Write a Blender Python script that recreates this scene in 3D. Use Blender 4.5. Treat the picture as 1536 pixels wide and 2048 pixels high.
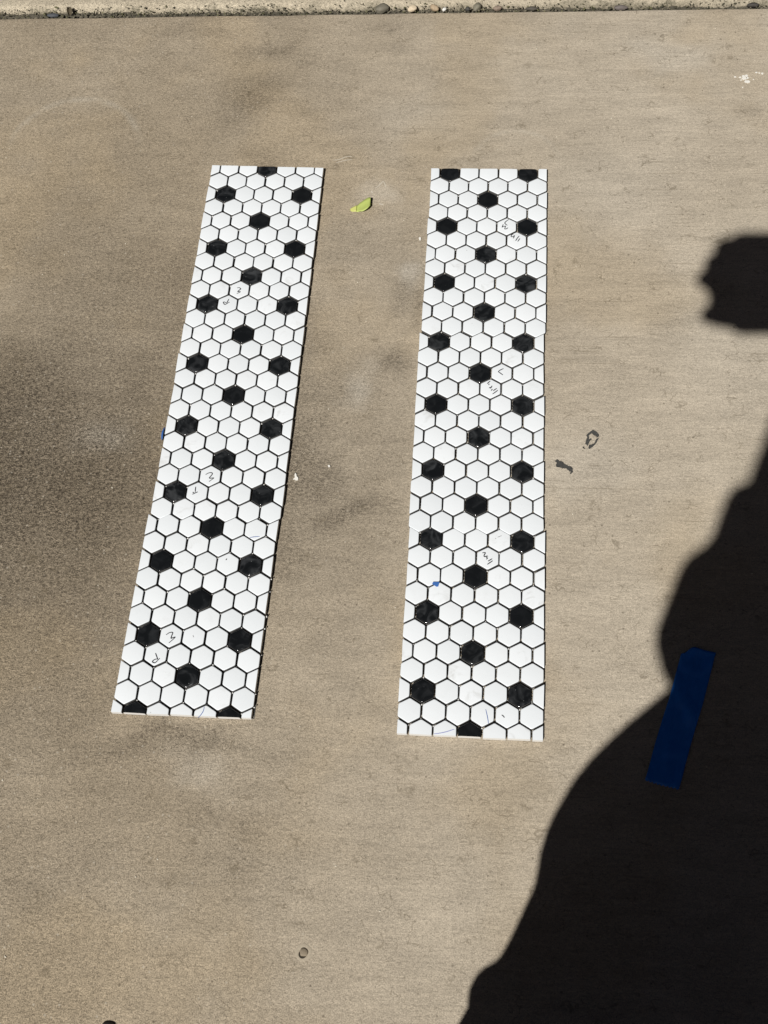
import bpy, bmesh, math, random
from mathutils import Vector, Matrix, Quaternion, noise as mnoise

# ------------------------------------------------------------------ clear
for o in list(bpy.data.objects):
    bpy.data.objects.remove(o, do_unlink=True)
scene = bpy.context.scene
COL = scene.collection
rnd = random.Random(11)

# ------------------------------------------------------------------ camera
CAM_H = 1.24147
R3 = Matrix(((0.996690999, -0.019846568, 0.078823635),
             (0.052151109, 0.899965293, -0.432831067),
             (-0.062348324, 0.435509569, 0.898022328)))
cam_data = bpy.data.cameras.new("camera")
cam_data.sensor_fit = 'VERTICAL'
cam_data.sensor_height = 36.0
cam_data.sensor_width = 27.0
cam_data.lens = 2329.31 / 2048 * 36.0
cam_data.clip_start = 0.01
cam_data.clip_end = 500
cam = bpy.data.objects.new("camera", cam_data)
M = R3.to_4x4(); M.translation = (0, 0, CAM_H)
cam.matrix_world = M
COL.objects.link(cam)
scene.camera = cam

# ------------------------------------------------------------------ sky and sun
SUN_D = Vector((0.22006432, 0.60709319, -0.76355062)).normalized()
world = bpy.data.worlds.new("World"); scene.world = world; world.use_nodes = True
wn = world.node_tree
sky = wn.nodes.new('ShaderNodeTexSky'); sky.sky_type = 'NISHITA'; sky.sun_disc = False
sky.air_density = 0.05; sky.dust_density = 0.42; sky.ozone_density = 0.0
sky.sun_elevation = math.asin(-SUN_D.z)
sky.sun_rotation = math.atan2(-SUN_D.x, -SUN_D.y)
bgn = wn.nodes['Background']; bgn.inputs['Strength'].default_value = 0.05
wn.links.new(sky.outputs[0], bgn.inputs['Color'])
sl = bpy.data.lights.new("sun", 'SUN'); sl.energy = 4.5; sl.angle = math.radians(0.70); sl.color = (1.0, 0.972, 0.93)
so = bpy.data.objects.new("sun", sl); so.rotation_mode = 'QUATERNION'
so.rotation_quaternion = SUN_D.to_track_quat('-Z', 'Y'); so.location = (-2, -4, 6)
COL.objects.link(so)
scene.view_settings.view_transform = 'Standard'
scene.view_settings.look = 'None'
scene.view_settings.exposure = 0.0
scene.view_settings.gamma = 1.0
scene.view_settings.use_curve_mapping = False

scene.cycles.max_bounces = 5; scene.cycles.diffuse_bounces = 3; scene.cycles.glossy_bounces = 2

# ------------------------------------------------------------------ node helpers
class NT:
    def __init__(self, name):
        self.m = bpy.data.materials.new(name); self.m.use_nodes = True
        self.t = self.m.node_tree; self.b = self.t.nodes['Principled BSDF']
        self.tc = self.t.nodes.new('ShaderNodeTexCoord')
    def set(self, sock, v):
        if hasattr(v, 'is_output') or isinstance(v, bpy.types.NodeSocket):
            self.t.links.new(v, sock)
        else:
            sock.default_value = v
    def math(self, op, a, b=0.0, c=None, clamp=False):
        n = self.t.nodes.new('ShaderNodeMath'); n.operation = op; n.use_clamp = clamp
        self.set(n.inputs[0], a); self.set(n.inputs[1], b)
        if c is not None: self.set(n.inputs[2], c)
        return n.outputs[0]
    def vmath(self, op, a, b=(0, 0, 0)):
        n = self.t.nodes.new('ShaderNodeVectorMath'); n.operation = op
        self.set(n.inputs[0], a); self.set(n.inputs[1], b)
        return n.outputs['Value'] if op in ('LENGTH', 'DISTANCE', 'DOT_PRODUCT') else n.outputs[0]
    def noise(self, v, scale, detail=2.0, rough=0.5, dist=0.0, col=False):
        n = self.t.nodes.new('ShaderNodeTexNoise')
        self.set(n.inputs['Vector'], v); n.inputs['Scale'].default_value = scale
        n.inputs['Detail'].default_value = detail; n.inputs['Roughness'].default_value = rough
        n.inputs['Distortion'].default_value = dist
        return n.outputs['Color' if col else 'Fac']
    def voronoi(self, v, scale, feature='F1'):
        n = self.t.nodes.new('ShaderNodeTexVoronoi'); n.feature = feature
        self.set(n.inputs['Vector'], v); n.inputs['Scale'].default_value = scale
        return n.outputs
    def mapping(self, v, loc=(0, 0, 0), rot=0.0, scale=(1, 1, 1), typ='POINT'):
        n = self.t.nodes.new('ShaderNodeMapping'); n.vector_type = typ
        self.set(n.inputs['Vector'], v)
        n.inputs['Location'].default_value = loc; n.inputs['Rotation'].default_value = (0, 0, rot)
        n.inputs['Scale'].default_value = scale
        return n.outputs[0]
    def ramp(self, v, a, b, lo=0.0, hi=1.0, smooth=True):
        n = self.t.nodes.new('ShaderNodeMapRange')
        n.interpolation_type = 'SMOOTHSTEP' if smooth else 'LINEAR'
        self.set(n.inputs['Value'], v)
        n.inputs['From Min'].default_value = a; n.inputs['From Max'].default_value = b
        n.inputs['To Min'].default_value = lo; n.inputs['To Max'].default_value = hi
        return n.outputs[0]
    def mix(self, f, a, b, typ='MIX'):
        n = self.t.nodes.new('ShaderNodeMix'); n.data_type = 'RGBA'; n.blend_type = typ
        self.set(n.inputs['Factor'], f)
        for s, v in ((n.inputs[6], a), (n.inputs[7], b)):
            if isinstance(v, tuple) and len(v) == 3: v = v + (1.0,)
            self.set(s, v)
        return n.outputs[2]
    def bump(self, h, strength, dist, normal=None):
        n = self.t.nodes.new('ShaderNodeBump')
        n.inputs['Strength'].default_value = strength; n.inputs['Distance'].default_value = dist
        self.set(n.inputs['Height'], h)
        if normal is not None: self.set(n.inputs['Normal'], normal)
        return n.outputs[0]
    def rand(self):
        return self.t.nodes.new('ShaderNodeObjectInfo').outputs['Random']
    def out(self, col, rough=None, normal=None, **kw):
        if isinstance(col, tuple) and len(col) == 3: col = col + (1.0,)
        self.set(self.b.inputs['Base Color'], col)
        if rough is not None: self.set(self.b.inputs['Roughness'], rough)
        if normal is not None: self.set(self.b.inputs['Normal'], normal)
        for k, v in kw.items(): self.set(self.b.inputs[k.replace('_', ' ')], v)
        return self.m

def plain(name, col, rough=0.6, var=0.06, scale=60.0, **kw):
    n = NT(name)
    f = n.noise(n.tc.outputs['Object'], scale, 4.0)
    lo = tuple(c * (1 - var) for c in col); hi = tuple(min(1, c * (1 + var)) for c in col)
    return n.out(n.mix(f, lo, hi), rough, **kw)

# ------------------------------------------------------------------ concrete
def concrete(name, tint=1.0, main=True):
    n = NT(name); co = n.tc.outputs['Object']
    sep = n.t.nodes.new('ShaderNodeSeparateXYZ'); n.set(sep.inputs[0], co)
    def attr(k):
        t = n.t.nodes.new('ShaderNodeAttribute'); t.attribute_name = k; return t.outputs['Fac']
    if main:
        tone = attr('tone'); ochre = attr('ochre'); dark = attr('stain'); light = attr('wear')
        base = n.mix(tone, (0.312, 0.258, 0.186), (0.482, 0.422, 0.334))
        base = n.mix(ochre, base, (0.385, 0.300, 0.188))
        base = n.mix(light, base, (0.500, 0.455, 0.380))
        # ghost rings left by a bucket or pot
        wob = n.noise(co, 40.0, 2.0)
        for cx, cy, r, w, st in [(-0.585, 1.165, 0.098, 0.008, 0.26), (0.045, 1.135, 0.062, 0.006, 0.20)]:
            dd = n.math('ADD', n.vmath('DISTANCE', co, (cx, cy, 0)), n.math('MULTIPLY', wob, 0.006))
            rg = n.math('SUBTRACT', 1.0, n.math('DIVIDE', n.math('ABSOLUTE', n.math('SUBTRACT', dd, r)), w), clamp=True)
            rg = n.math('MULTIPLY', rg, n.ramp(sep.outputs[1], cy - 0.01, cy + 0.05))
            base = n.mix(n.math('MULTIPLY', rg, n.math('MULTIPLY', n.ramp(wob, 0.3, 0.6, 0.25, 1.0), st)), base, (0.50, 0.47, 0.40))
        bamt = n.ramp(sep.outputs[0], -0.25, 0.12, 0.30, 1.0)
    else:
        dark = None; bamt = 0.4
        base = n.mix(n.noise(co, 9.0, 3.0), (0.40, 0.345, 0.255), (0.50, 0.44, 0.335))
    # fine grain
    g1 = n.noise(co, 760.0, 1.0, 0.6)
    g2 = n.noise(n.mapping(co, scale=(0.75, 1.25, 1)), 330.0, 2.0, 0.65, 0.9)
    mot = n.noise(n.mapping(co, (0.7, 0, 0), 0.0, (14.0, 55.0, 1.0)), 1.0, 4.0, 0.65, 0.6)
    grain = n.math('ADD', n.math('MULTIPLY', n.ramp(g1, 0.28, 0.72, 0, 1, False), 0.6), n.math('MULTIPLY', n.ramp(g2, 0.3, 0.7, 0, 1, False), 0.4))
    gamp = n.ramp(sep.outputs[0], -0.45, 0.05, 1.15, 0.66)
    gfac = n.math('ADD', 1.0, n.math('MULTIPLY', n.math('SUBTRACT', grain, 0.5), n.math('MULTIPLY', gamp, 1.25)))
    # broom strokes across the slab, clearer to the right
    bco = n.mapping(co, (0, 0, 0), 0.0, (24.0, 380.0, 1.0))
    bro = n.noise(bco, 1.0, 3.0, 0.7, 0.8)
    bfac = n.math('ADD', 1.0, n.math('MULTIPLY', n.math('SUBTRACT', bro, 0.5), n.math('MULTIPLY', bamt, 0.42)))
    comb = n.math('MULTIPLY', n.math('MULTIPLY', gfac, bfac), n.ramp(mot, 0.25, 0.75, 0.88 * tint, 1.13 * tint, False))
    cx3 = n.t.nodes.new('ShaderNodeCombineXYZ')
    for i in range(3): n.set(cx3.inputs[i], comb)
    col = n.vmath('MULTIPLY', base, cx3.outputs[0])
    if dark is not None:
        k = n.ramp(n.math('ADD', n.math('MULTIPLY', g2, 0.6), n.math('MULTIPLY', g1, 0.4)), 0.36, 0.62, 1.25, 0.55, False)
        k = n.math('MULTIPLY', k, n.ramp(n.noise(co, 240.0, 3.0, 0.75, 0.4), 0.34, 0.62, 0.74, 1.20))
        col = n.mix(n.math('MULTIPLY', dark, k, clamp=True), col, n.vmath('MULTIPLY', col, (0.20, 0.19, 0.18)))
    # pits and pale grains of sand in the paste
    v = n.voronoi(co, 150.0)
    pick = n.t.nodes.new('ShaderNodeSeparateXYZ'); n.set(pick.inputs[0], v['Color'])
    pit = n.math('MULTIPLY', n.ramp(v['Distance'], 0.10, 0.26, 1.0, 0.0), n.math('GREATER_THAN', pick.outputs[0], 0.70))
    col = n.mix(n.math('MULTIPLY', pit, n.ramp(pick.outputs[1], 0.3, 1.0, 0.03, 0.55)), col, (0.07, 0.055, 0.035))
    spk = n.math('MULTIPLY', n.ramp(v['Distance'], 0.10, 0.24, 1.0, 0.0), n.math('LESS_THAN', pick.outputs[0], 0.16))
    col = n.mix(n.math('MULTIPLY', spk, n.ramp(sep.outputs[0], -0.4, 0.1, 0.42, 0.15)), col, (0.56, 0.51, 0.42))
    # thin dark drag lines left by the broom
    dl_ = n.noise(n.mapping(co, (2.2, 0, 0), 0.0, (9.0, 330.0, 1.0)), 1.0, 2.0, 0.5, 0.3)
    col = n.mix(n.math('MULTIPLY', n.ramp(dl_, 0.655, 0.73), n.math('MULTIPLY', bamt, 0.38)), col, (0.17, 0.135, 0.09))
    # worm-like hairline scratches and shrinkage marks
    wn_ = n.noise(co, 38.0, 2.0, 0.6, col=True)
    wsep = n.t.nodes.new('ShaderNodeSeparateXYZ'); n.set(wsep.inputs[0], wn_)
    cr = n.voronoi(n.vmath('ADD', n.mapping(co, scale=(0.7, 1.3, 1)), n.vmath('MULTIPLY', wn_, (0.05, 0.05, 0))), 60.0, 'DISTANCE_TO_EDGE')
    crm = n.math('MULTIPLY', n.ramp(cr['Distance'], 0.010, 0.040, 1.0, 0.0), n.ramp(wsep.outputs[2], 0.50, 0.64))
    col = n.mix(n.math('MULTIPLY', crm, 0.42), col, (0.12, 0.095, 0.06))
    if not main:   # organic dirt caught on the broken arris along the joint
        dn = n.noise(co, 75.0, 5.0, 0.7)
        dd = n.math('SUBTRACT', n.math('SUBTRACT', sep.outputs[1], 1.4400), n.math('MULTIPLY', n.math('SUBTRACT', dn, 0.38), n.ramp(n.noise(n.mapping(co, scale=(1, 0, 0)), 11.0, 3.0), 0.3, 0.7, 0.015, 0.055)))
        edge = n.ramp(dd, -0.004, 0.006, 1.0, 0.0)
        along = n.ramp(n.noise(n.mapping(co, scale=(1, 0, 0)), 7.0, 3.0), 0.36, 0.62, 0.25, 1.0)
        col = n.mix(n.math('MULTIPLY', n.math('MULTIPLY', edge, along), n.ramp(g2, 0.3, 0.6, 1.0, 0.55)), col, (0.070, 0.066, 0.042))
    h = n.math('ADD', n.math('MULTIPLY', n.noise(co, 330.0, 2.0, 0.7), 1.2), n.math('MULTIPLY', bro, n.math('MULTIPLY', bamt, 0.9)))
    nr = n.bump(h, 0.5, 0.0007)
    return n.out(col, 0.88, nr, Specular_IOR_Level=0.25)

# stains of the slab: (x, y, half width, half height, turn, strength)
STAINS = [(-0.66, 0.66, 0.32, 0.25, 0.2, 0.78), (-0.54, 0.60, 0.34, 0.38, 0.0, 0.56), (-0.235, 0.62, 0.035, 0.12, 0.05, 0.34), (-0.225, 0.78, 0.03, 0.14, 0.1, 0.28), (-0.082, 0.885, 0.014, 0.05, 0.0, 0.45), (-0.30, 0.305, 0.12, 0.016, 0.0, 0.34), (-0.40, 0.95, 0.05, 0.16, -0.2, 0.26), (-0.50, 0.80, 0.27, 0.12, 0.35, 0.24), (-0.44, 0.62, 0.16, 0.20, 0.0, 0.34),
          (-0.45, 0.42, 0.25, 0.14, 0.0, 0.16), (-0.205, 0.675, 0.065, 0.085, 0.3, 0.56), (-0.160, 0.605, 0.055, 0.036, 0.2, 0.62),
          (-0.225, 0.545, 0.060, 0.060, 0.0, 0.36), (-0.118, 0.806, 0.045, 0.026, -0.2, 0.54), (-0.108, 0.905, 0.040, 0.045, 0.0, 0.42),
          (-0.325, 1.372, 0.060, 0.020, 0.1, 0.50), (-0.335, 1.262, 0.055, 0.090, 0.0, 0.40), (-0.30, 1.130, 0.06, 0.06, 0.0, 0.25),
          (-0.49, 0.930, 0.14, 0.10, 0.0, 0.24), (-0.19, 0.775, 0.06, 0.05, 0.0, 0.24), (-0.35, 0.300, 0.12, 0.030, 0.0, 0.28),
          (0.36, 1.23, 0.02, 0.02, 0.0, 0.3), (-0.13, 0.98, 0.12, 0.10, 0.0, 0.14), (-0.14, 0.62, 0.14, 0.30, 0.0, 0.16),
          (0.235, 0.87, 0.05, 0.05, 0.0, 0.18), (-0.155, 1.405, 0.014, 0.02, 0.0, 0.5), (-0.55, 1.0, 0.2, 0.18, 0.0, 0.14),
          (-0.27, 1.330, 0.03, 0.025, 0.0, 0.35), (-0.24, 0.86, 0.05, 0.12, 0.1, 0.22), (-0.08, 0.69, 0.05, 0.03, 0.0, 0.25), (-0.25, 0.20, 0.05, 0.09, 0.0, 0.20), (-0.52, 0.12, 0.22, 0.30, 0.0, 0.14), (-0.30, 0.24, 0.05, 0.02, 0.3, 0.3), (-0.44, 1.385, 0.09, 0.02, 0.0, 0.2)]
WEAR = [(0.27, 1.345, 0.10, 0.05, 0.45), (0.17, 1.10, 0.16, 0.12, 0.25), (-0.16, 0.775, 0.03, 0.045, 0.40),
        (-0.112, 0.945, 0.030, 0.026, 0.75), (0.13, 0.68, 0.08, 0.06, 0.35), (0.32, 0.86, 0.12, 0.2, 0.25), (-0.10, 1.22, 0.12, 0.06, 0.2), (0.35, 0.95, 0.05, 0.08, 0.3), (-0.47, 0.72, 0.05, 0.04, 0.45), (-0.135, 1.085, 0.055, 0.045, 0.5), (-0.16, 0.775, 0.03, 0.045, 0.6), (-0.30, 0.275, 0.05, 0.025, 0.3)]
def fbm(x, y, sc, oct_, seed):
    return mnoise.fractal(Vector((x * sc + seed, y * sc - seed * 0.7, seed)), 1.0, 2.0, oct_)
def smooth(t):
    t = max(0.0, min(1.0, t)); return t * t * (3 - 2 * t)
def slab_fields(x, y):
    wx = x + 0.030 * fbm(x, y, 7.0, 4, 1.3) + 0.012 * fbm(x, y, 40.0, 3, 2.3)
    wy = y + 0.030 * fbm(x, y, 7.0, 4, 5.9) + 0.012 * fbm(x, y, 40.0, 3, 8.3)
    keep = 1.0
    for cx, cy, rx, ry, rot, st in STAINS:
        dx, dy = wx - cx, wy - cy
        if abs(dx) > rx + ry or abs(dy) > rx + ry: continue
        c, s_ = math.cos(rot), math.sin(rot)
        d = math.hypot((c * dx + s_ * dy) / rx, (-s_ * dx + c * dy) / ry)
        keep *= 1 - st * smooth((1 - d) / 0.9)
    keep *= 1 - 0.10 * smooth(0.5 + 0.9 * fbm(x, y, 16.0, 5, 4.4))
    lt = 0.0
    for cx, cy, rx, ry, st in WEAR:
        lt = max(lt, st * smooth((1 - math.hypot((wx - cx) / rx, (wy - cy) / ry)) / 0.9))
    tone = 0.06 + 0.78 * smooth((wx + 0.50) / 0.80) + 0.16 * fbm(x, y, 3.5, 5, 3.1) + 0.07 * fbm(x, y, 18.0, 4, 6.6)
    och = 0.30 * smooth((fbm(x, y, 4.6, 5, 9.7) - 0.05) / 0.5)
    return 1 - keep, lt, max(0.0, min(1.0, tone)), och

# ------------------------------------------------------------------ mesh helpers
def tag(o, label=None, cat=None, group=None, kind=None):
    if label: o['label'] = label
    if cat: o['category'] = cat
    if group: o['group'] = group
    if kind: o['kind'] = kind
    return o

def link(name, me, mat=None, parent=None, loc=None):
    o = bpy.data.objects.new(name, me)
    if mat is not None and me is not None and not me.materials: me.materials.append(mat)
    COL.objects.link(o)
    if parent: o.parent = parent
    if loc is not None: o.location = loc
    return o

def bm_mesh(bm, name, smooth=False, sharp=None):
    me = bpy.data.meshes.new(name); bm.normal_update(); bm.to_mesh(me); bm.free()
    if smooth:
        for p in me.polygons: p.use_smooth = True
        if sharp: me.set_sharp_from_angle(angle=math.radians(sharp))
    return me

def empty(name, loc, rz=0.0):
    o = bpy.data.objects.new(name, None); o.empty_display_size = 0.05
    o.location = loc; o.rotation_euler = (0, 0, rz); COL.objects.link(o)
    return o

def add_box(bm, a, b):
    v = [bm.verts.new((x, y, z)) for z in (a[2], b[2]) for y in (a[1], b[1]) for x in (a[0], b[0])]
    for f in ((0, 2, 3, 1), (4, 5, 7, 6), (0, 1, 5, 4), (2, 6, 7, 3), (0, 4, 6, 2), (1, 3, 7, 5)):
        bm.faces.new([v[i] for i in f])

def jag(poly, step, amp, r):
    out = []
    for i, a in enumerate(poly):
        b = poly[(i + 1) % len(poly)]
        d = math.hypot(b[0] - a[0], b[1] - a[1]); k = max(1, int(d / step))
        for j in range(k):
            t = j / k
            out.append((a[0] + (b[0] - a[0]) * t + r.uniform(-amp, amp), a[1] + (b[1] - a[1]) * t + r.uniform(-amp, amp)))
    return out

def slab_poly(poly, z0, z1, name):
    """a thin irregular plate: side walls, top"""
    bm = bmesh.new()
    lo = [bm.verts.new((x, y, z0)) for x, y in poly]; hi = [bm.verts.new((x, y, z1)) for x, y in poly]
    k = len(poly)
    for i in range(k):
        j = (i + 1) % k; bm.faces.new((lo[i], lo[j], hi[j], hi[i]))
    bm.faces.new(hi); bm.faces.new(lo[::-1])
    bmesh.ops.recalc_face_normals(bm, faces=bm.faces)
    bmesh.ops.triangulate(bm, faces=[f for f in bm.faces if len(f.verts) > 4])
    return bm_mesh(bm, name)

def stone_bm(r, sx, sy, sz, seed, sub=2, rough=0.18):
    bm = bmesh.new(); bmesh.ops.create_icosphere(bm, subdivisions=sub, radius=1.0)
    off = Vector((seed * 3.1, seed * 1.7, seed * 0.9))
    for v in bm.verts:
        k = 1 + rough * mnoise.noise(v.co * 1.4 + off) + rough * 0.5 * mnoise.noise(v.co * 3.2 + off)
        v.co = Vector((v.co.x * sx * k, v.co.y * sy * k, v.co.z * sz * k)) * r
    return bm

_b = bmesh.new(); bmesh.ops.create_icosphere(_b, subdivisions=1, radius=1.0)
ICO_V = [v.co.copy() for v in _b.verts]; ICO_F = [tuple(v.index for v in f.verts) for f in _b.faces]; _b.free()
class Scatter:
    def __init__(self): self.v = []; self.f = []; self.m = []
    def add(self, mat, mi=0):
        k = len(self.v); self.v += [tuple(mat @ c) for c in ICO_V]
        self.f += [tuple(i + k for i in f) for f in ICO_F]; self.m += [mi] * len(ICO_F)
    def mesh(self, name, smooth_=False):
        me = bpy.data.meshes.new(name); me.from_pydata(self.v, [], self.f)
        me.polygons.foreach_set('material_index', self.m)
        if smooth_:
            for p in me.polygons: p.use_smooth = True
        return me

# ------------------------------------------------------------------ ground, slabs, joint
JY = 1.4285          # near edge of the joint
soil = plain("soil", (0.16, 0.125, 0.085), 0.95, 0.35, 25.0)
bm = bmesh.new()
S = 150.0
vs = [bm.verts.new(p) for p in ((-S, -S, -0.13), (S, -S, -0.13), (S, S, -0.13), (-S, S, -0.13))]
bm.faces.new(vs)
ground = link("ground", bm_mesh(bm, "ground"), soil); tag(ground, kind='structure')

mat_con = concrete("broomed_concrete", 1.0, True)
mat_con2 = concrete("joint_edge_concrete", 0.98, False)

def pavement_mesh():
    r = 0.004; prof = []
    ys = [-4.0, -2.5, -1.5, -0.8, -0.4] + [-0.2 + 0.010 * i for i in range(162)]
    prof = [(y, 0.0) for y in ys if y < JY - r - 0.002]
    for k in range(7):
        a = math.pi / 2 * k / 6
        prof.append((JY - r + r * math.sin(a), -r + r * math.cos(a)))
    prof.append((JY, -0.12))
    xs = [-3.0, -2.2, -1.5, -1.1] + [-0.9 + 0.010 * i for i in range(156)] + [0.8, 1.1, 1.6, 2.2, 3.0]
    verts = []; fields = []
    for (y, z) in prof:
        for x in xs:
            dy = 0.0
            if y > 1.42: dy = 0.0010 * mnoise.noise(Vector((x * 14, 3.3, 0))) + 0.0005 * mnoise.noise(Vector((x * 70, 1.3, 0)))
            verts.append((x, y + dy, z)); fields.append(slab_fields(x, y))
    W = len(xs)
    faces = [(j * W + i, j * W + i + 1, (j + 1) * W + i + 1, (j + 1) * W + i) for j in range(len(prof) - 1) for i in range(W - 1)]
    me = bpy.data.meshes.new("pavement"); me.from_pydata(verts, [], faces)
    for k, nm in enumerate(('stain', 'wear', 'tone', 'ochre')):
        at = me.attributes.new(nm, 'FLOAT', 'POINT'); at.data.foreach_set('value', [f[k] for f in fields])
    for p in me.polygons: p.use_smooth = True
    me.set_sharp_from_angle(angle=math.radians(40))
    return me
pavement = link("pavement", pavement_mesh(), mat_con); tag(pavement, kind='structure')

def kerb_mesh():
    bm = bmesh.new()
    xs = [-1.6 + 0.003 * i for i in range(900)]
    prof = [(0.000, -0.030), (0.0005, -0.012), (0.0015, -0.005), (0.004, -0.0015), (0.007, 0.0008), (0.011, 0.002), (0.016, 0.0024), (0.024, 0.0026), (0.05, 0.0028)]
    rows = []
    for k, (y, z) in enumerate(prof):
        row = []
        for x in xs:
            w = 0.0035 * mnoise.noise(Vector((x * 9, 7.7, 0))) + 0.003 * mnoise.noise(Vector((x * 45, 2.7, k * 0.15))) + 0.0016 * mnoise.noise(Vector((x * 170, 5.1, k * 0.6)))
            fade = max(0.0, 1 - k / 7.0)
            row.append(bm.verts.new((x, 1.4400 + 0.0005 + y + w * fade - (x + 0.15) * 0.0055, z + fade * 0.0016 * mnoise.noise(Vector((x * 120, k * 0.9, 9.1))))))
        rows.append(row)
    for a, b in zip(rows, rows[1:]):
        for i in range(len(xs) - 1): bm.faces.new((a[i], a[i + 1], b[i + 1], b[i]))
    far = [bm.verts.new((x, 3.6, 0.003)) for x in (xs[0], xs[-1])]
    bm.faces.new([rows[-1][i] for i in range(len(xs))] + [far[1], far[0]])
    bmesh.ops.recalc_face_normals(bm, faces=bm.faces)
    if sum(f.normal.z for f in bm.faces) < 0:
        bmesh.ops.reverse_faces(bm, faces=bm.faces)
    return bm_mesh(bm, "street_kerb", True, 60)
kerb = link("street_kerb", kerb_mesh(), mat_con2); tag(kerb, kind='structure')

# dirt packed in the joint, lumpy
def joint_dirt():
    bm = bmesh.new(); rows = []
    xs = [-1.5 + 0.004 * i for i in range(650)]
    for j in range(8):
        y = JY - 0.004 + j * 0.0034
        rows.append([bm.verts.new((x, y, -0.0075 + 0.004 * mnoise.noise(Vector((x * 16, j * 0.3, 4))) + 0.0035 * mnoise.noise(Vector((x * 110, j * 0.8, 8))))) for x in xs])
    for a, b in zip(rows, rows[1:]):
        for i in range(len(xs) - 1): bm.faces.new((a[i], a[i + 1], b[i + 1], b[i]))
    return bm_mesh(bm, "joint_dirt", True)
dirt_mat = plain("joint_dirt", (0.085, 0.075, 0.055), 0.95, 0.55, 160.0)
jd = link("joint_dirt", joint_dirt(), dirt_mat); tag(jd, kind='structure')

# crumbs of grit, moss and leaf litter along the joint: nobody could count them
def litter():
    sc_ = Scatter(); r = random.Random(5)
    for i in range(3600):
        x = r.uniform(-0.95, 0.62)
        dens = 0.5 + 0.5 * mnoise.noise(Vector((x * 8, 1.1, 0)))
        if r.random() > 0.10 + dens * (1.0 if x < 0.0 else 0.55): continue
        y = JY + abs(r.gauss(0.004, 0.007)) + (0 if x < -0.1 else -0.001)
        s = r.uniform(0.0004, 0.0013) * (1.5 if r.random() < 0.12 else 1.0)
        z = -0.003 + r.uniform(0, 0.0035) + max(0, (y - 1.437)) * 0.35
        if y > 1.442: z = 0.0015 + s * 0.4
        mat = r.choice((0, 0, 0, 1, 1, 2))
        m = Matrix.Translation((x, y, z)) @ Matrix.Rotation(r.uniform(0, 6.3), 4, 'Z') @ Matrix.Rotation(r.uniform(-.6, .6), 4, 'X') @ Matrix.Diagonal((s * r.uniform(0.8, 2.4), s, s * r.uniform(0.3, 0.8), 1))
        sc_.add(m, mat)
    return sc_.mesh("joint_litter")
lit = link("joint_litter", litter(), plain("litter_dark", (0.075, 0.07, 0.045), 0.9, 0.4, 300))
lit.data.materials.append(plain("litter_grit", (0.20, 0.175, 0.125), 0.9, 0.3, 300))
lit.data.materials.append(plain("litter_moss", (0.13, 0.125, 0.06), 0.9, 0.4, 300))
tag(lit, 'dark crumbs of grit, moss and leaf litter caught in the joint along the kerb', 'litter', kind='stuff')

# loose pebbles in the joint
def pebble(name, x, y, z, r, sx, sy, sz, col, label, cat, seed, rz=0.0, group=None):
    o = link(name, bm_mesh(stone_bm(r, sx, sy, sz, seed, 3, 0.22), name, True), plain(name + "_mat", col, 0.7, 0.2, 400), None, (x, y, z))
    o.rotation_euler = (0, 0, rz); tag(o, label, cat, group)
    return o
pebble("pebble", -0.1098, 1.4345, 0.0020, 0.0066, 1.05, 0.75, 0.75, (0.60, 0.50, 0.36), 'large cream pebble lodged in the joint, left of the tan one', 'pebble', 1, 0.2, 'pebbles in the joint')
pebble("pebble", -0.0770, 1.4350, 0.0018, 0.0068, 1.0, 0.75, 0.75, (0.38, 0.29, 0.19), 'tan brown pebble in the joint beside a small white one', 'pebble', 2, -0.4, 'pebbles in the joint')
pebble("pebble", -0.0622, 1.4318, 0.0018, 0.0030, 1.1, 0.8, 0.9, (0.80, 0.79, 0.74), 'small white pebble in the joint right of the tan pebble', 'pebble', 3, 0.5, 'pebbles in the joint')
pebble("pebble", -0.0272, 1.4335, 0.0005, 0.0040, 1.0, 0.8, 0.9, (0.055, 0.052, 0.046), 'small dark triangular stone in the joint against a round grey stone', 'pebble', 4, 0.1, 'pebbles in the joint')
pebble("pebble", -0.0135, 1.4360, 0.0010, 0.0075, 1.0, 0.7, 0.8, (0.19, 0.175, 0.13), 'round mossy grey stone in the joint', 'pebble', 5, 0.9, 'pebbles in the joint')
pebble("pebble", 0.0170, 1.4345, 0.0002, 0.0055, 1.2, 0.7, 0.7, (0.24, 0.185, 0.14), 'reddish brown stone in the joint right of the mossy stone', 'pebble', 6, 0.3, 'pebbles in the joint')
pebble("pebble", 0.0680, 1.4340, -0.0010, 0.0058, 1.5, 0.6, 0.6, (0.075, 0.066, 0.052), 'long dark flat stone in the joint', 'pebble', 7, 0.0, 'pebbles in the joint')
pebble("pebble", 0.1985, 1.4335, -0.0012, 0.0066, 1.5, 0.55, 0.6, (0.13, 0.11, 0.10), 'flat purplish grey stone in the joint near the right corner', 'pebble', 8, 0.0, 'pebbles in the joint')
pebble("pebble", -0.6630, 1.4335, -0.0005, 0.0060, 1.4, 0.6, 0.5, (0.07, 0.075, 0.085), 'blue grey flat stone in the joint beside a dead leaf', 'pebble', 9, 0.0, 'pebbles in the joint')
pebble("pebble", 0.3900, 1.4345, -0.0005, 0.0060, 1.5, 0.6, 0.6, (0.045, 0.04, 0.034), 'dark stone in the joint at the far right edge', 'pebble', 10, 0.0, 'pebbles in the joint')
pebble("pebble", -0.1560, 1.4370, 0.0005, 0.0095, 1.1, 0.7, 0.7, (0.16, 0.145, 0.11), 'mossy grey lump of stone in the joint left of the cream pebble', 'pebble', 12, 0.4, 'pebbles in the joint')
pebble("pebble", -0.3530, 0.0270, 0.0012, 0.0048, 1.4, 0.8, 0.6, (0.030, 0.024, 0.020), 'black stone lying on bare concrete, cut by the bottom edge of the picture', 'pebble', 14, 0.0)
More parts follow.
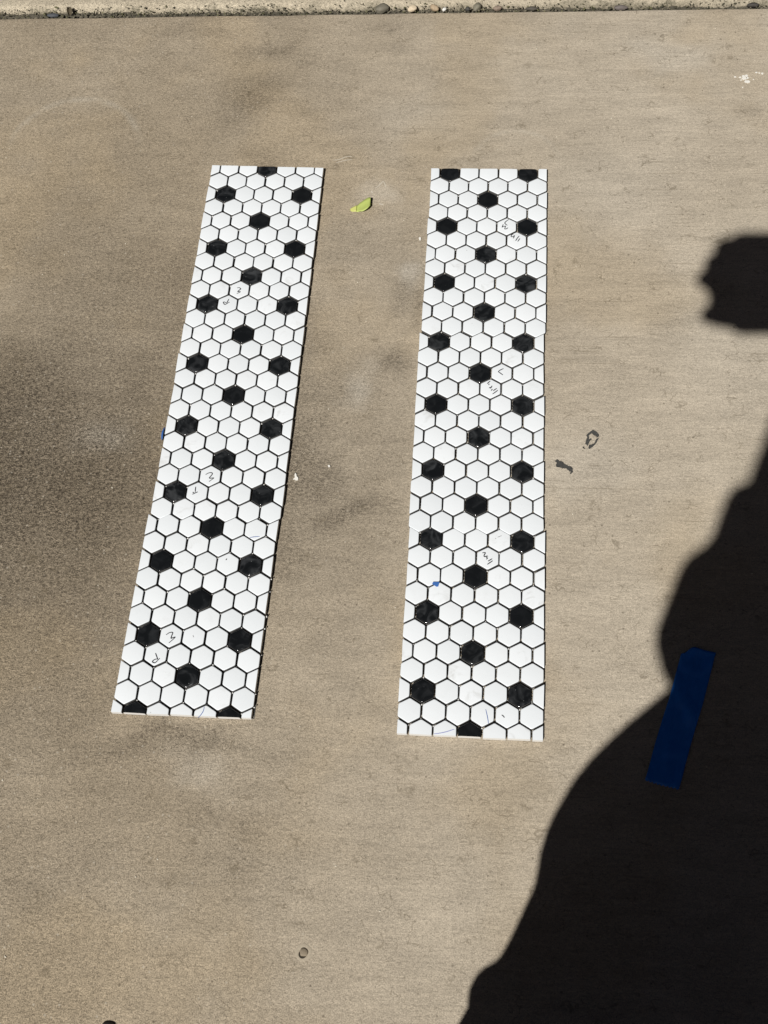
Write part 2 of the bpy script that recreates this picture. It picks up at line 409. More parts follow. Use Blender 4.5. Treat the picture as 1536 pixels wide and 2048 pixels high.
# curled dead leaf in the joint, far left
def curl_leaf():
    bm = bmesh.new(); rows = []
    for i in range(9):
        t = i / 8.0; w = 0.0042 * math.sin(math.pi * (0.08 + 0.86 * t)) ** 0.8
        row = []
        for j in range(5):
            s = (j - 2) / 2.0
            row.append(bm.verts.new((s * w, -0.006 + 0.012 * t, 0.0035 * s * s + 0.003 * math.sin(t * 2.4))))
        rows.append(row)
    for a, b in zip(rows, rows[1:]):
        for j in range(4): bm.faces.new((a[j], a[j + 1], b[j + 1], b[j]))
    return bm_mesh(bm, "dead_leaf", True)
dl = link("dead_leaf", curl_leaf(), plain("dead_leaf", (0.07, 0.055, 0.03), 0.8, 0.3, 300), None, (-0.6370, 1.4370, 0.0025))
dl.rotation_euler = (0.5, 0.35, 0.3); dl.modifiers.new("thick", 'SOLIDIFY').thickness = 0.0003
tag(dl, 'curled dark dead leaf standing in the joint by the kerb', 'leaf')

# pale sand grains scattered over the slab
def grains():
    sc_ = Scatter(); r = random.Random(21)
    pts = [(r.uniform(-0.72, 0.45), r.uniform(0.03, 1.41)) for _ in range(620)]
    for x, y in pts:
        s = 0.0004 * r.uniform(0.6, 1.2) * (2.0 if r.random() < 0.10 else 1.0)
        m = Matrix.Translation((x, y, s * 0.5)) @ Matrix.Rotation(r.uniform(0, 6.3), 4, 'Z') @ Matrix.Diagonal((s * r.uniform(1, 1.8), s, s * 0.8, 1))
        sc_.add(m)
    return sc_.mesh("sand_grains")
gr = link("sand_grains", grains(), plain("pale_sand", (0.66, 0.61, 0.50), 0.8, 0.2, 500))
tag(gr, 'tiny pale sand grains scattered across the concrete', 'sand', kind='stuff')

# ------------------------------------------------------------------ marks that belong to the slab
tar = plain("dried_black_residue", (0.055, 0.054, 0.050), 0.85, 0.95, 700)
r5 = random.Random(3)
ring_o = [(0.1389, 0.7146), (0.142, 0.7132), (0.1462, 0.7086), (0.1465, 0.7049), (0.1448, 0.6999), (0.1415, 0.6948), (0.1383, 0.6904), (0.1336, 0.6878), (0.1321, 0.6917), (0.1297, 0.696), (0.1305, 0.7003), (0.1324, 0.7047), (0.1309, 0.7069), (0.1344, 0.7105)]
ring_i = [(0.1385, 0.7095), (0.1405, 0.7070), (0.1433, 0.7055), (0.1433, 0.7030), (0.1417, 0.6990), (0.1405, 0.6962), (0.1378, 0.6947), (0.1345, 0.6935), (0.1333, 0.6948), (0.1345, 0.6968), (0.1352, 0.6997), (0.1342, 0.7030), (0.1337, 0.7050), (0.1353, 0.7078)]
bm = bmesh.new()
def resample(poly, k):
    out = []
    for i in range(len(poly)):
        a = poly[i]; b = poly[(i + 1) % len(poly)]
        for j in range(k): out.append((a[0] + (b[0] - a[0]) * j / k, a[1] + (b[1] - a[1]) * j / k))
    return out
ro = resample(ring_o, 4); ri = resample(ring_i, 4)
vo = [bm.verts.new((x + r5.uniform(-.0005, .0005), y + r5.uniform(-.0005, .0005), 0.0004)) for x, y in ro]
vi = [bm.verts.new((x + r5.uniform(-.0006, .0006), y + r5.uniform(-.0006, .0006), 0.0004)) for x, y in ri]
for i in range(len(vo)):
    j = (i + 1) % len(vo)
    if i in (11, 12, 30, 31): continue
    bm.faces.new((vo[i], vo[j], vi[j], vi[i]))
bmesh.ops.recalc_face_normals(bm, faces=bm.faces)
me = bm_mesh(bm, "residue_mark")
o = link("residue_mark", me, tar, pavement); o['label'] = 'ring shaped black residue mark on the concrete'
o.modifiers.new("thick", 'SOLIDIFY').thickness = 0.0004
for cx, cy, rr in ((0.1362, 0.7010, 0.0012), (0.1272, 0.6900, 0.0014), (0.1285, 0.6885, 0.0009)):
    o = link("residue_mark", slab_poly([(cx + rr * math.cos(a) * r5.uniform(.6, 1.5), cy + rr * math.sin(a) * r5.uniform(.6, 1.3)) for a in [k * .9 for k in range(7)]], 0.0, 0.0006, "residue_mark"), tar, pavement)
smear = [(0.0952, 0.6732), (0.0982, 0.6705), (0.1026, 0.6695), (0.1044, 0.6663), (0.1074, 0.6646), (0.1117, 0.6629), (0.1145, 0.6598), (0.1141, 0.6566), (0.1109, 0.6531), (0.1116, 0.6559), (0.1086, 0.6586), (0.1061, 0.6607), (0.1024, 0.661), (0.0988, 0.6623), (0.0944, 0.6626), (0.0938, 0.6654), (0.0954, 0.6683), (0.0933, 0.6704)]
o = link("residue_mark", slab_poly(jag(smear, 0.0012, 0.0006, r5), 0.0, 0.0008, "residue_mark"), tar, pavement)
o['label'] = 'black smear of residue on the concrete near the right tile strip'

paint = plain("dried_white_paint", (0.80, 0.78, 0.72), 0.7, 0.08, 300)
for dx, dy, rr in ((-0.001, 0.004, .0026), (0.003, 0.005, .0022), (0.000, 0.000, .0034), (0.004, 0.001, .0018), (-0.006, 0.002, .0014), (0.003, -0.006, .0036), (-0.005, -0.003, .0013), (-0.013, 0.003, .0014), (0.017, 0.011, .0014), (0.025, 0.009, .0017), (0.021, 0.010, .0010), (-0.004, -.017, .001), (0.012, -0.002, .001)):
    pl = [(0.3655 + dx + rr * 1.25 * math.cos(a) * r5.uniform(.55, 1.1), 1.2885 + dy + rr * math.sin(a) * r5.uniform(.5, 1.1)) for a in [k * 0.6283 for k in range(10)]]
    link("paint_splash", slab_poly(pl, 0.0, 0.0007, "paint_splash"), paint, pavement)

def ribbon(pts, w, z, name, taper=True):
    bm = bmesh.new(); L = []; Rr = []
    # smooth polyline
    P = [Vector((p[0], p[1])) for p in pts]
    Q = []
    for i in range(len(P) - 1):
        p0 = P[max(0, i - 1)]; p1 = P[i]; p2 = P[i + 1]; p3 = P[min(len(P) - 1, i + 2)]
        for k in range(4):
            t = k / 4.0
            Q.append(0.5 * ((2 * p1) + (-p0 + p2) * t + (2 * p0 - 5 * p1 + 4 * p2 - p3) * t * t + (-p0 + 3 * p1 - 3 * p2 + p3) * t ** 3))
    Q.append(P[-1])
    n = len(Q)
    for i, q in enumerate(Q):
        d = (Q[min(n - 1, i + 1)] - Q[max(0, i - 1)])
        d = d.normalized() if d.length > 0 else Vector((1, 0))
        nn = Vector((-d.y, d.x)); ww = w * 0.5
        if taper: ww *= 0.62 + 0.38 * math.sin(math.pi * (i + 0.6) / (n + 0.2))
        L.append(bm.verts.new((q.x + nn.x * ww, q.y + nn.y * ww, z))); Rr.append(bm.verts.new((q.x - nn.x * ww, q.y - nn.y * ww, z)))
    for i in range(n - 1):
        bm.faces.new((L[i], Rr[i], Rr[i + 1], L[i + 1]))
    bmesh.ops.recalc_face_normals(bm, faces=bm.faces)
    for f in bm.faces:
        if f.normal.z < 0: f.normal_flip()
    return bm_mesh(bm, name)

scr = plain("scratched_concrete", (0.56, 0.51, 0.42), 0.9, 0.15, 300)
for pl, w in (([(-0.2087, 1.1417), (-0.2010, 1.1425), (-0.1900, 1.1478), (-0.1820, 1.1475)], .0011), ([(-0.2040, 1.1370), (-0.1960, 1.1398), (-0.1890, 1.1418), (-0.1820, 1.1425)], .0011),
              ([(-0.1460, 1.0915), (-0.1400, 1.0985), (-0.1365, 1.1040)], .0013), ([(-0.1360, 1.1035), (-0.1335, 1.0975), (-0.1320, 1.0920)], .0012), ([(-0.1520, 1.0860), (-0.1500, 1.0830)], .0020),
              ([(-0.1400, 1.0640), (-0.1340, 1.0625)], .0018), ([(0.0830, 1.010), (0.0910, 1.0105)], .0009)):
    link("scrape_mark", ribbon(pl, w, 0.0003, "scrape_mark"), scr, pavement)

# popped aggregate: a small stone set in its own little crater at the bottom of the picture
def crater():
    bm = bmesh.new(); rings = []
    for k, (rr, z) in enumerate(((0.0085, 0.0002), (0.0068, 0.0004), (0.0056, 0.0004), (0.0046, 0.0002))):
        ring = []
        for i in range(22):
            a = 2 * math.pi * i / 22
            q = rr * (1 + 0.10 * mnoise.noise(Vector((math.cos(a) * 1.6, math.sin(a) * 1.6, 2.0 + k * .2))))
            ring.append(bm.verts.new((q * math.cos(a), q * math.sin(a), z)))
        rings.append(ring)
    for a, b in zip(rings, rings[1:]):
        for i in range(22): bm.faces.new((a[i], a[(i + 1) % 22], b[(i + 1) % 22], b[i]))
    bmesh.ops.recalc_face_normals(bm, faces=bm.faces)
    return bm_mesh(bm, "spall_rim", True)
sp = link("spall_rim", crater(), scr if False else plain("spall", (0.40, 0.345, 0.26), 0.9, 0.25, 500), pavement, (-0.1645, 0.1040, 0.0))
bm = stone_bm(0.0042, 1.0, 1.0, 0.42, 13, 3, 0.2)
st = link("aggregate_stone", bm_mesh(bm, "aggregate_stone", True), plain("aggregate", (0.25, 0.205, 0.145), 0.85, 0.3, 600), pavement, (-0.1640, 0.1044, 0.0006))
bm = bmesh.new(); ar = []
for i in range(13):
    a = math.radians(170 + 150 * i / 12); ar.append((a, 0.0012 * math.sin(math.pi * (i + .4) / 12.8)))
lo = [bm.verts.new((0.0040 * math.cos(a), 0.0040 * math.sin(a), 0.0008)) for a, w in ar]
hi = [bm.verts.new(((0.0040 + 1.5 * w) * math.cos(a), (0.0040 + 1.5 * w) * math.sin(a), 0.0008)) for a, w in ar]
for i in range(12): bm.faces.new((lo[i], lo[i + 1], hi[i + 1], hi[i]))
bmesh.ops.recalc_face_normals(bm, faces=bm.faces)
link("shade_crescent", bm_mesh(bm, "shade_crescent"), plain("pit_shade", (0.035, 0.028, 0.018), 0.95, 0.2, 400), pavement, (-0.1645, 0.1040, 0.0))  # dark crescent paints the shade inside the pit beside the stone

# ------------------------------------------------------------------ tiles
P = 0.0265; RP = P * math.sqrt(3) / 2
TOP = 0.0080; BOT = 0.0014; GAP = 0.0021

def white_glaze():
    n = NT("white_glaze"); co = n.tc.outputs['Object']; rd = n.rand()
    sh = n.vmath('ADD', co, n.vmath('MULTIPLY', (1, 1, 1), (0, 0, 0)))
    cx = n.t.nodes.new('ShaderNodeCombineXYZ'); n.set(cx.inputs[0], n.math('MULTIPLY', rd, 37.0)); n.set(cx.inputs[1], n.math('MULTIPLY', rd, 91.0))
    cc = n.vmath('ADD', sh, cx.outputs[0])
    base = n.mix(rd, (0.790, 0.828, 0.855), (0.838, 0.872, 0.898))
    sm = n.noise(cc, 70.0, 4.0, 0.6, 0.8)
    amt = n.ramp(rd, 0.82, 1.0, 0.05, 0.55)
    base = n.mix(n.math('MULTIPLY', n.ramp(sm, 0.50, 0.78), amt), base, (0.50, 0.50, 0.48))
    spv = n.voronoi(cc, 55.0); pk = n.t.nodes.new('ShaderNodeSeparateXYZ'); n.set(pk.inputs[0], spv['Color'])
    sp_ = n.math('MULTIPLY', n.ramp(spv['Distance'], 0.02, 0.045, 1, 0), n.math('GREATER_THAN', pk.outputs[0], 0.90))
    base = n.mix(n.math('MULTIPLY', sp_, 0.6), base, (0.16, 0.15, 0.13))
    nz = n.noise(cc, 60.0, 2.0)
    return n.out(base, n.ramp(n.noise(cc, 120, 3), 0.3, 0.8, 0.14, 0.34), n.bump(nz, 0.25, 0.0006), Specular_IOR_Level=0.5)

def black_glaze():
    n = NT("black_glaze"); co = n.tc.outputs['Object']; rd = n.rand()
    cx = n.t.nodes.new('ShaderNodeCombineXYZ'); n.set(cx.inputs[0], n.math('MULTIPLY', rd, 53.0)); n.set(cx.inputs[1], n.math('MULTIPLY', rd, 17.0))
    cc = n.vmath('ADD', co, cx.outputs[0])
    nz = n.noise(cc, 70.0, 1.0, 0.5, 0.6)
    r = n.vmath('LENGTH', n.vmath('MULTIPLY', co, (1, 1, 0)))
    dish = n.ramp(r, 0.0, 0.0112, 0.0, 1.0)
    h = n.math('ADD', n.math('MULTIPLY', dish, n.ramp(rd, 0, 1, 0.15, 1.1, False)), n.math('MULTIPLY', nz, 0.75))
    dust_sheen = n.math('MULTIPLY', n.ramp(n.noise(cc, 62, 3, 0.55, 1.2), 0.40, 0.72), n.ramp(rd, 0.1, 1.0, 0.10, 1.0, False))
    col = n.mix(dust_sheen, (0.0080, 0.0090, 0.0100), (0.048, 0.051, 0.054))  # grey film: dust smudges plus soft reflections painted into the colour
    fl = n.voronoi(cc, 330.0); pk = n.t.nodes.new('ShaderNodeSeparateXYZ'); n.set(pk.inputs[0], fl['Color'])
    fk = n.math('MULTIPLY', n.ramp(fl['Distance'], 0.05, 0.20, 1, 0), n.math('GREATER_THAN', pk.outputs[0], 0.945))
    col = n.mix(n.math('MULTIPLY', fk, n.ramp(rd, 0.2, 0.9, 0.1, 0.8)), col, (0.34, 0.35, 0.35))
    return n.out(col, n.ramp(dust_sheen, 0, 1, 0.07, 0.34, False), n.bump(h, 0.7, 0.0012), Specular_IOR_Level=0.8)

M_WHITE = white_glaze(); M_BLACK = black_glaze()
M_BISQUE = plain("white_bisque", (0.72, 0.71, 0.68), 0.85, 0.10, 900)
M_SIDE_SHADE = plain("shaded_side", (0.085, 0.082, 0.078), 0.9, 0.3, 600)  # dark grey paints gap shade onto side walls that are really white
M_NET2 = plain("pale_glassfibre_net", (0.42, 0.42, 0.40), 0.8, 0.2, 900)
M_NET = plain("gap_shaded_net", (0.14, 0.14, 0.135), 0.8, 0.2, 900)  # net darkened to put gap shade into the left strip's joints

def hex_ring(rflat, rc=0.0):
    """hexagon, flats left and right, corner slightly rounded"""
    R_ = rflat / math.cos(math.pi / 6); pts = []
    for k in range(6):
        a = math.pi / 2 + k * math.pi / 3
        for da in (-0.055, 0.055):
            rr = rflat / math.cos(((a + da) - math.pi / 2 + math.pi / 6) % (math.pi / 3) - math.pi / 6) if False else R_ * 0.972
            pts.append((rr * math.cos(a + da), rr * math.sin(a + da)))
    return pts

def tile_bm(k_=1.0):
    bm = bmesh.new(); h = (P - GAP) / 2
    spec = ((0.00035, BOT), (0.0, BOT + 0.0010), (0.0, TOP - 0.0008 * k_), (0.00018 * k_, TOP - 0.00030 * k_), (0.00050 * k_, TOP - 0.00007 * k_), (0.0010 * k_, TOP))
    if k_ > 1: spec = spec[:2] + ((0.0, TOP - 0.0015), (0.0006, TOP - 0.00075), (0.0016, TOP - 0.00030), (0.0032, TOP - 0.00008), (0.0052, TOP))
    rings = []
    for ins, z in spec:
        rings.append([bm.verts.new((x, y, z)) for x, y in hex_ring(h - ins)])
    k = 12
    for a, b in zip(rings, rings[1:]):
        for i in range(k):
            f = bm.faces.new((a[i], a[(i + 1) % k], b[(i + 1) % k], b[i]))
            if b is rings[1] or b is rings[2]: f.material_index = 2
    bm.faces.new(rings[-1]); bm.faces.new(rings[0][::-1])
    bmesh.ops.recalc_face_normals(bm, faces=bm.faces)
    return bm

full_mesh = {}
for nm, mt in (("white", M_WHITE), ("black", M_BLACK)):
    me = bm_mesh(tile_bm(2.3 if nm == "black" else 1.0), "hex_tile_" + nm, True, 50); me.materials.append(mt); me.materials.append(M_BISQUE); me.materials.append(M_SIDE_SHADE); full_mesh[nm] = me

def cut_mesh(planes, mat):
    bm = tile_bm(2.3 if mat is M_BLACK else 1.0)
    for co, no in planes:
        geom = bm.verts[:] + bm.edges[:] + bm.faces[:]
        res = bmesh.ops.bisect_plane(bm, geom=geom, dist=1e-7, plane_co=co, plane_no=no, clear_outer=True)
        ed = [e for e in res['geom_cut'] if isinstance(e, bmesh.types.BMEdge)]
        if ed:
            f = bmesh.ops.edgenet_fill(bm, edges=ed)['faces']
            for x in f: x.material_index = 1
    if not bm.faces: bm.free(); return None
    bmesh.ops.recalc_face_normals(bm, faces=bm.faces)
    me = bm_mesh(bm, "hex_tile_cut", True, 40); me.materials.append(mat); me.materials.append(M_BISQUE); me.materials.append(M_SIDE_SHADE)
    return me

STROKES = [
('b', [(0.03549, 1.03039), (0.0304, 1.02464), (0.03389, 1.02044)]),
('b', [(0.02846, 1.02216), (0.02684, 1.01701)]),
('b', [(0.02744, 1.01777), (0.03104, 1.0193), (0.03135, 1.01854), (0.03017, 1.01435)]),
('b', [(0.03017, 1.01435), (0.03258, 1.01473), (0.03482, 1.01663)]),
('b', [(0.04163, 1.00583), (0.03953, 1.00488), (0.03865, 1.00224), (0.04045, 1.00167), (0.04283, 1.00375)]),
('b', [(0.04313, 1.00432), (0.04254, 1.00149), (0.04151, 0.99904)]),
('b', [(0.04942, 1.00339), (0.04644, 0.99886), (0.04466, 0.99509)]),
('b', [(0.05032, 0.99924), (0.04884, 0.9966), (0.04735, 0.99397)]),
('b', [(0.03041, 0.79583), (0.02675, 0.79378), (0.02382, 0.79123)]), ('b', [(0.02382, 0.79123), (0.02651, 0.7891), (0.02978, 0.7863)]),
('b', [(0.01425, 0.77746), (0.01203, 0.77528), (0.01037, 0.77327)]),
('b', [(0.01261, 0.77363), (0.0125, 0.77132)]),
('b', [(0.01644, 0.77054), (0.01522, 0.76739)]),
('b', [(0.0127, 0.76703), (0.01437, 0.76804), (0.01495, 0.7664)]),
('b', [(0.01706, 0.76577), (0.01527, 0.76344)]),
('b', [(0.02237, 0.76683), (0.02001, 0.76515), (0.01807, 0.76315)]),
('b', [(0.02366, 0.76438), (0.02116, 0.76188), (0.01715, 0.75854)]),
('g', [(0.02259, 0.56282), (0.02393, 0.56352)]),
('g', [(0.02527, 0.56471), (0.02752, 0.56576), (0.03021, 0.56698)]),
('b', [(0.00799, 0.54449), (0.00977, 0.54503), (0.01157, 0.54474), (0.01027, 0.54209), (0.01014, 0.54045), (0.01104, 0.53998), (0.01342, 0.54086), (0.01462, 0.54023)]),
('b', [(0.01268, 0.54051), (0.01269, 0.53953), (0.0139, 0.53826), (0.01362, 0.53759), (0.01259, 0.53659)]),
('b', [(0.01943, 0.53758), (0.0147, 0.53436)]),
('b', [(0.02006, 0.53515), (0.01401, 0.53028)]),
('b', [(-0.3187, 0.9168), (-0.31601, 0.91718), (-0.31374, 0.91573), (-0.31392, 0.91463), (-0.31581, 0.91243), (-0.31712, 0.91059), (-0.31412, 0.91079), (-0.31402, 0.90988), (-0.318, 0.90749)]),
('b', [(-0.32765, 0.89906), (-0.32878, 0.89561), (-0.32992, 0.89234)]),
('b', [(-0.32618, 0.894), (-0.32899, 0.89217), (-0.33178, 0.89016), (-0.33345, 0.89159), (-0.33445, 0.89376), (-0.33284, 0.89413), (-0.33056, 0.8927)]),
('b', [(-0.32724, 0.63989), (-0.32493, 0.64165), (-0.32197, 0.64265), (-0.31969, 0.64238), (-0.31909, 0.64083), (-0.32033, 0.63832), (-0.32199, 0.6358), (-0.32107, 0.63504), (-0.31666, 0.63559), (-0.31839, 0.6337), (-0.32193, 0.63053)]),
('b', [(-0.33752, 0.62326), (-0.33746, 0.61941), (-0.33722, 0.61634)]),
('b', [(-0.33416, 0.61641), (-0.33731, 0.61481), (-0.34041, 0.6129)]),
('b', [(-0.34048, 0.61566), (-0.33849, 0.6154)]),
('b', [(-0.34823, 0.43409), (-0.34497, 0.43669), (-0.34175, 0.43742), (-0.34087, 0.4365), (-0.34172, 0.43272), (-0.34199, 0.43022), (-0.33998, 0.4309), (-0.33739, 0.43176), (-0.33943, 0.42905), (-0.34379, 0.42456)]),
('b', [(-0.35737, 0.41207), (-0.35589, 0.40903), (-0.35385, 0.4051)]),
('b', [(-0.35162, 0.40624), (-0.35415, 0.40294), (-0.35623, 0.40073), (-0.35835, 0.40097), (-0.35954, 0.40201), (-0.35789, 0.40405), (-0.35564, 0.40504), (-0.35353, 0.40496)]),
('s', [(-0.28988, 0.52812), (-0.28877, 0.53004)]),
('g', [(-0.31721, 0.43466), (-0.31602, 0.43203)]),
('u', [(-0.29426, 0.35204), (-0.2945, 0.34826), (-0.29586, 0.34472), (-0.29819, 0.34115), (-0.30000, 0.33940)]),
('u', [(-0.26484, 0.55744), (-0.25981, 0.55868), (-0.25325, 0.55932)]),
('u', [(0.01467, 0.35948), (0.01616, 0.35338), (0.01729, 0.34766), (0.0177, 0.3440)]),
('v', [(-0.04045, 0.33059), (-0.03452, 0.33151), (-0.02757, 0.33319), (-0.02271, 0.33493), (-0.01855, 0.33636)]),
('s', [(0.03192, 0.35407), (0.03368, 0.3529), (0.03495, 0.35114)]),
]
INK = {'b': (plain("black_pen", (0.022, 0.022, 0.026), 0.5, 0.2, 500), 0.00125, 'handwriting'),
       'g': (plain("faint_pen", (0.36, 0.36, 0.37), 0.5, 0.2, 500), 0.0008, 'pen_stroke'),
       's': (plain("dark_speck", (0.05, 0.05, 0.05), 0.6, 0.2, 500), 0.0012, 'speck'),
       'u': (plain("blue_pen", (0.055, 0.12, 0.36), 0.5, 0.2, 500), 0.0008, 'pen_stroke'),
       'v': (plain("violet_pen", (0.28, 0.30, 0.55), 0.5, 0.2, 500), 0.0009, 'pen_stroke')}

PIECES = [[(-0.30575, 0.73007, -0.0193), (-0.306, 0.72999, -0.02292), (-0.30686, 0.73066, -0.03143)],
          [(0.00247, 0.7208, -0.01417), (0.00102, 0.72073, -0.00827), (0.0038, 0.72175, -0.01583)]]

def strip(idx, label, cutL, cutR, top, bottom):
    r = random.Random(100 + idx)
    pcs = PIECES[idx]
    ox = sum(q[0] for q in pcs) / 3; oy = sum(q[1] for q in pcs) / 3; oth = sum(q[2] for q in pcs) / 3
    root = empty("tile_strip", (ox, oy, 0), oth)
    tag(root, label, 'tile strip', 'mosaic tile strips on the concrete')
    inv = Matrix.Rotation(-oth, 2)
    tiles = []
    for row in range(35):
        pc = pcs[0 if row < 12 else 1 if row < 24 else 2]
        c, s = math.cos(pc[2]), math.sin(pc[2])
        odd = row % 2 == 1
        for i in range(6 if odd else 7):
            colx = i if odd else i - 0.5
            if idx == 0: black = (row % 4 == 2 and colx in (0.5, 4.5)) or (row % 4 == 0 and colx == 2.5)
            else: black = (row % 4 == 0 and colx in (0.5, 4.5)) or (row % 4 == 2 and colx == 2.5)
            lx = (colx - 2.5) * P; ly = -(row - 17) * RP
            wx = pc[0] + c * lx - s * ly + r.gauss(0, 0.00016); wy = pc[1] + s * lx + c * ly + r.gauss(0, 0.00016)
            rot = pc[2] - oth + r.gauss(0, 0.008)
            planes = []
            hw = (P - GAP) / 2
            jl = r.uniform(-0.0005, 0.0005)
            if colx == -0.5: planes.append((((cutL + 0.5) * P + jl, 0, 0), (-1, 0, 0)))
            if colx == 5.5: planes.append((((cutR - 5.5) * P + jl, 0, 0), (1, 0, 0)))
            t = (colx + 0.5) / 6.0
            if row == 0:
                yy = (-(top[0] + (top[1] - top[0]) * t)) * RP
                sl = -(top[1] - top[0]) * RP / (6 * P)
                planes.append(((0, yy, 0), Vector((-sl, 1, 0)).normalized()))
            if row == 34:
                yy = -((bottom[0] + (bottom[1] - bottom[0]) * t) - 34) * RP
                sl = -(bottom[1] - bottom[0]) * RP / (6 * P)
                planes.append(((0, yy, 0), Vector((sl, -1, 0)).normalized()))
            mat = M_BLACK if black else M_WHITE
            me = cut_mesh(planes, mat) if planes else full_mesh["black" if black else "white"]
            if me is None: continue
            o = bpy.data.objects.new("tile", me); COL.objects.link(o); o.parent = root
            q = inv @ Vector((wx - ox, wy - oy))
            o.location = (q.x, q.y, r.uniform(-0.0001, 0.0002))
            o.rotation_euler = (r.gauss(0, 0.010), r.gauss(0, 0.010), rot)
            tiles.append((wx, wy, rot + oth, o))
    # pen marks: on the tile each of them sits on
    for kind, pts in STROKES:
        cx = sum(q[0] for q in pts) / len(pts); cy = sum(q[1] for q in pts) / len(pts)
        best = min(tiles, key=lambda t: (t[0] - cx) ** 2 + (t[1] - cy) ** 2)
        if (best[0] - cx) ** 2 + (best[1] - cy) ** 2 > 0.02 ** 2: continue
        c, s = math.cos(-best[2]), math.sin(-best[2])
        lp = [(c * (x - best[0]) - s * (y - best[1]), s * (x - best[0]) + c * (y - best[1])) for x, y in pts]
        mt, w, nm = INK[kind]
        link(nm, ribbon(lp, w, TOP + 0.00012, nm), mt, best[3])
    # glass fibre net the tiles are glued to
    bm = bmesh.new()
    y1 = 17.0 * RP - 0.003 + 0.15 * RP; y0 = -17.0 * RP + 0.004
    x0 = -3.0 * P + 0.003; x1 = 3.0 * P - 0.003
    k = int((x1 - x0) / 0.0042)
    for i in range(k + 1):
        x = x0 + (x1 - x0) * i / k; add_box(bm, (x - 0.0003, y0, 0.0006), (x + 0.0003, y1, 0.0010))
    k = int((y1 - y0) / 0.0042)
    for i in range(k + 1):
        y = y0 + (y1 - y0) * i / k; add_box(bm, (x0, y - 0.0003, 0.00095), (x1, y + 0.0003, 0.00137))
    link("net_backing", bm_mesh(bm, "net_backing"), M_NET if idx == 0 else M_NET2, root)
    # white dots of glue at the joints
    sc_ = Scatter()
    for wx, wy, a, o in tiles:
        for kx in range(2):
            if r.random() < (0.18 if idx == 0 else 0.5): continue
            ang = a + math.pi / 2 + math.pi / 3 * r.randrange(6)
            q = inv @ Vector((wx + (P / math.sqrt(3)) * math.cos(ang) - ox, wy + (P / math.sqrt(3)) * math.sin(ang) - oy))
            if abs(q.x) > 2.92 * P or q.y > y1 or q.y < y0: continue
            k_ = 0.0010 * r.uniform(0.6, 1.1)
            sc_.add(Matrix.Translation((q.x, q.y, 0.0036 + r.uniform(0, 0.0028))) @ Matrix.Diagonal((k_, k_, k_ * 0.7, 1)))
    gd = link("glue_dots", sc_.mesh("glue_dots", True), M_BISQUE, root); gd['kind'] = 'stuff'
    return root

stripL = strip(0, 'slanting left strip of white hexagon tiles, letters R W penned on it three times', -0.47, 5.46, (-0.19, -0.09), (34.03, 33.88))
stripR = strip(1, 'right strip of white hexagon tiles with L Wall penned on it, nearer the person shadow', -0.46, 5.47, (-0.31, -0.32), (34.13, 34.12))

# ------------------------------------------------------------------ blue tape
def tape_mat(name):
    n = NT(name); co = n.tc.outputs['Object']
    cr = n.noise(n.mapping(co, scale=(900, 120, 1)), 1.0, 3.0)
    col = n.mix(n.noise(co, 40, 3), (0.012, 0.22, 0.86), (0.018, 0.27, 0.95))
    return n.out(col, 0.42, n.bump(cr, 0.6, 0.0004))
M_TAPE = tape_mat("blue_painters_tape")
def tape_strip():
    A = Vector((0.2315, 0.4418)); B = Vector((0.2656, 0.4330)); C = Vector((0.2165, 0.2820)); D = Vector((0.1824, 0.2912))
    o2 = (A + B + C + D) / 4
    bm = bmesh.new(); nu, nv = 18, 60; rows = []
    for j in range(nv + 1):
        t = j / nv; row = []
        for i in range(nu + 1):
            s = i / nu
            p = (A * (1 - s) + B * s) * (1 - t) + (D * (1 - s) + C * s) * t - o2
            if j == nv: p += (D - A).normalized() * (0.0017 if i % 2 else 0.0)
            if t < 0.07: p += (D - A).normalized() * 0.010 * max(0.0, 0.30 - s) ** 2 * 12 * (1 - t / 0.07) + (B - A).normalized() * 0.0035 * max(0.0, 0.07 - t) / 0.07 * (1 - s)
            p += (B - A).normalized() * 0.0011 * mnoise.noise(Vector((t * 5.0, 0.5, 2.2)))
            z = 0.0012 + 0.0045 * max(0, mnoise.noise(Vector((s * 1.9, t * 6.0, 3.0)))) + 0.0010 * mnoise.noise(Vector((s * 5, t * 16.0, 7.0))) + 0.0055 * max(0, t - 0.80) * 5 * (0.35 + 0.65 * abs(s - 0.35)) * 0.6
            z += 0.0035 * max(0.0, s - 0.72) * 3.5 * (0.4 + 0.6 * mnoise.noise(Vector((t * 6.0, 1.0, 0))) ** 2)
            z += 0.002 * max(0.0, 0.06 - t) * 16
            row.append(bm.verts.new((p.x, p.y, z)))
        rows.append(row)
    for a, b in zip(rows, rows[1:]):
        for i in range(nu): bm.faces.new((a[i], b[i], b[i + 1], a[i + 1]))
    me = bm_mesh(bm, "masking_tape", True)
    o = link("masking_tape", me, M_TAPE, None, (o2.x, o2.y, 0.0))
    md = o.modifiers.new("thick", 'SOLIDIFY'); md.thickness = 0.0002
    return tag(o, 'strip of blue painter tape lying on shaded concrete, lower edge torn in a zigzag', 'tape')
tape_strip()
M_SCRAP = plain("sunlit_blue_tape", (0.035, 0.13, 0.40), 0.6, 0.2, 300)  # darker copy of the tape blue for full sun; strip's is raised for shade
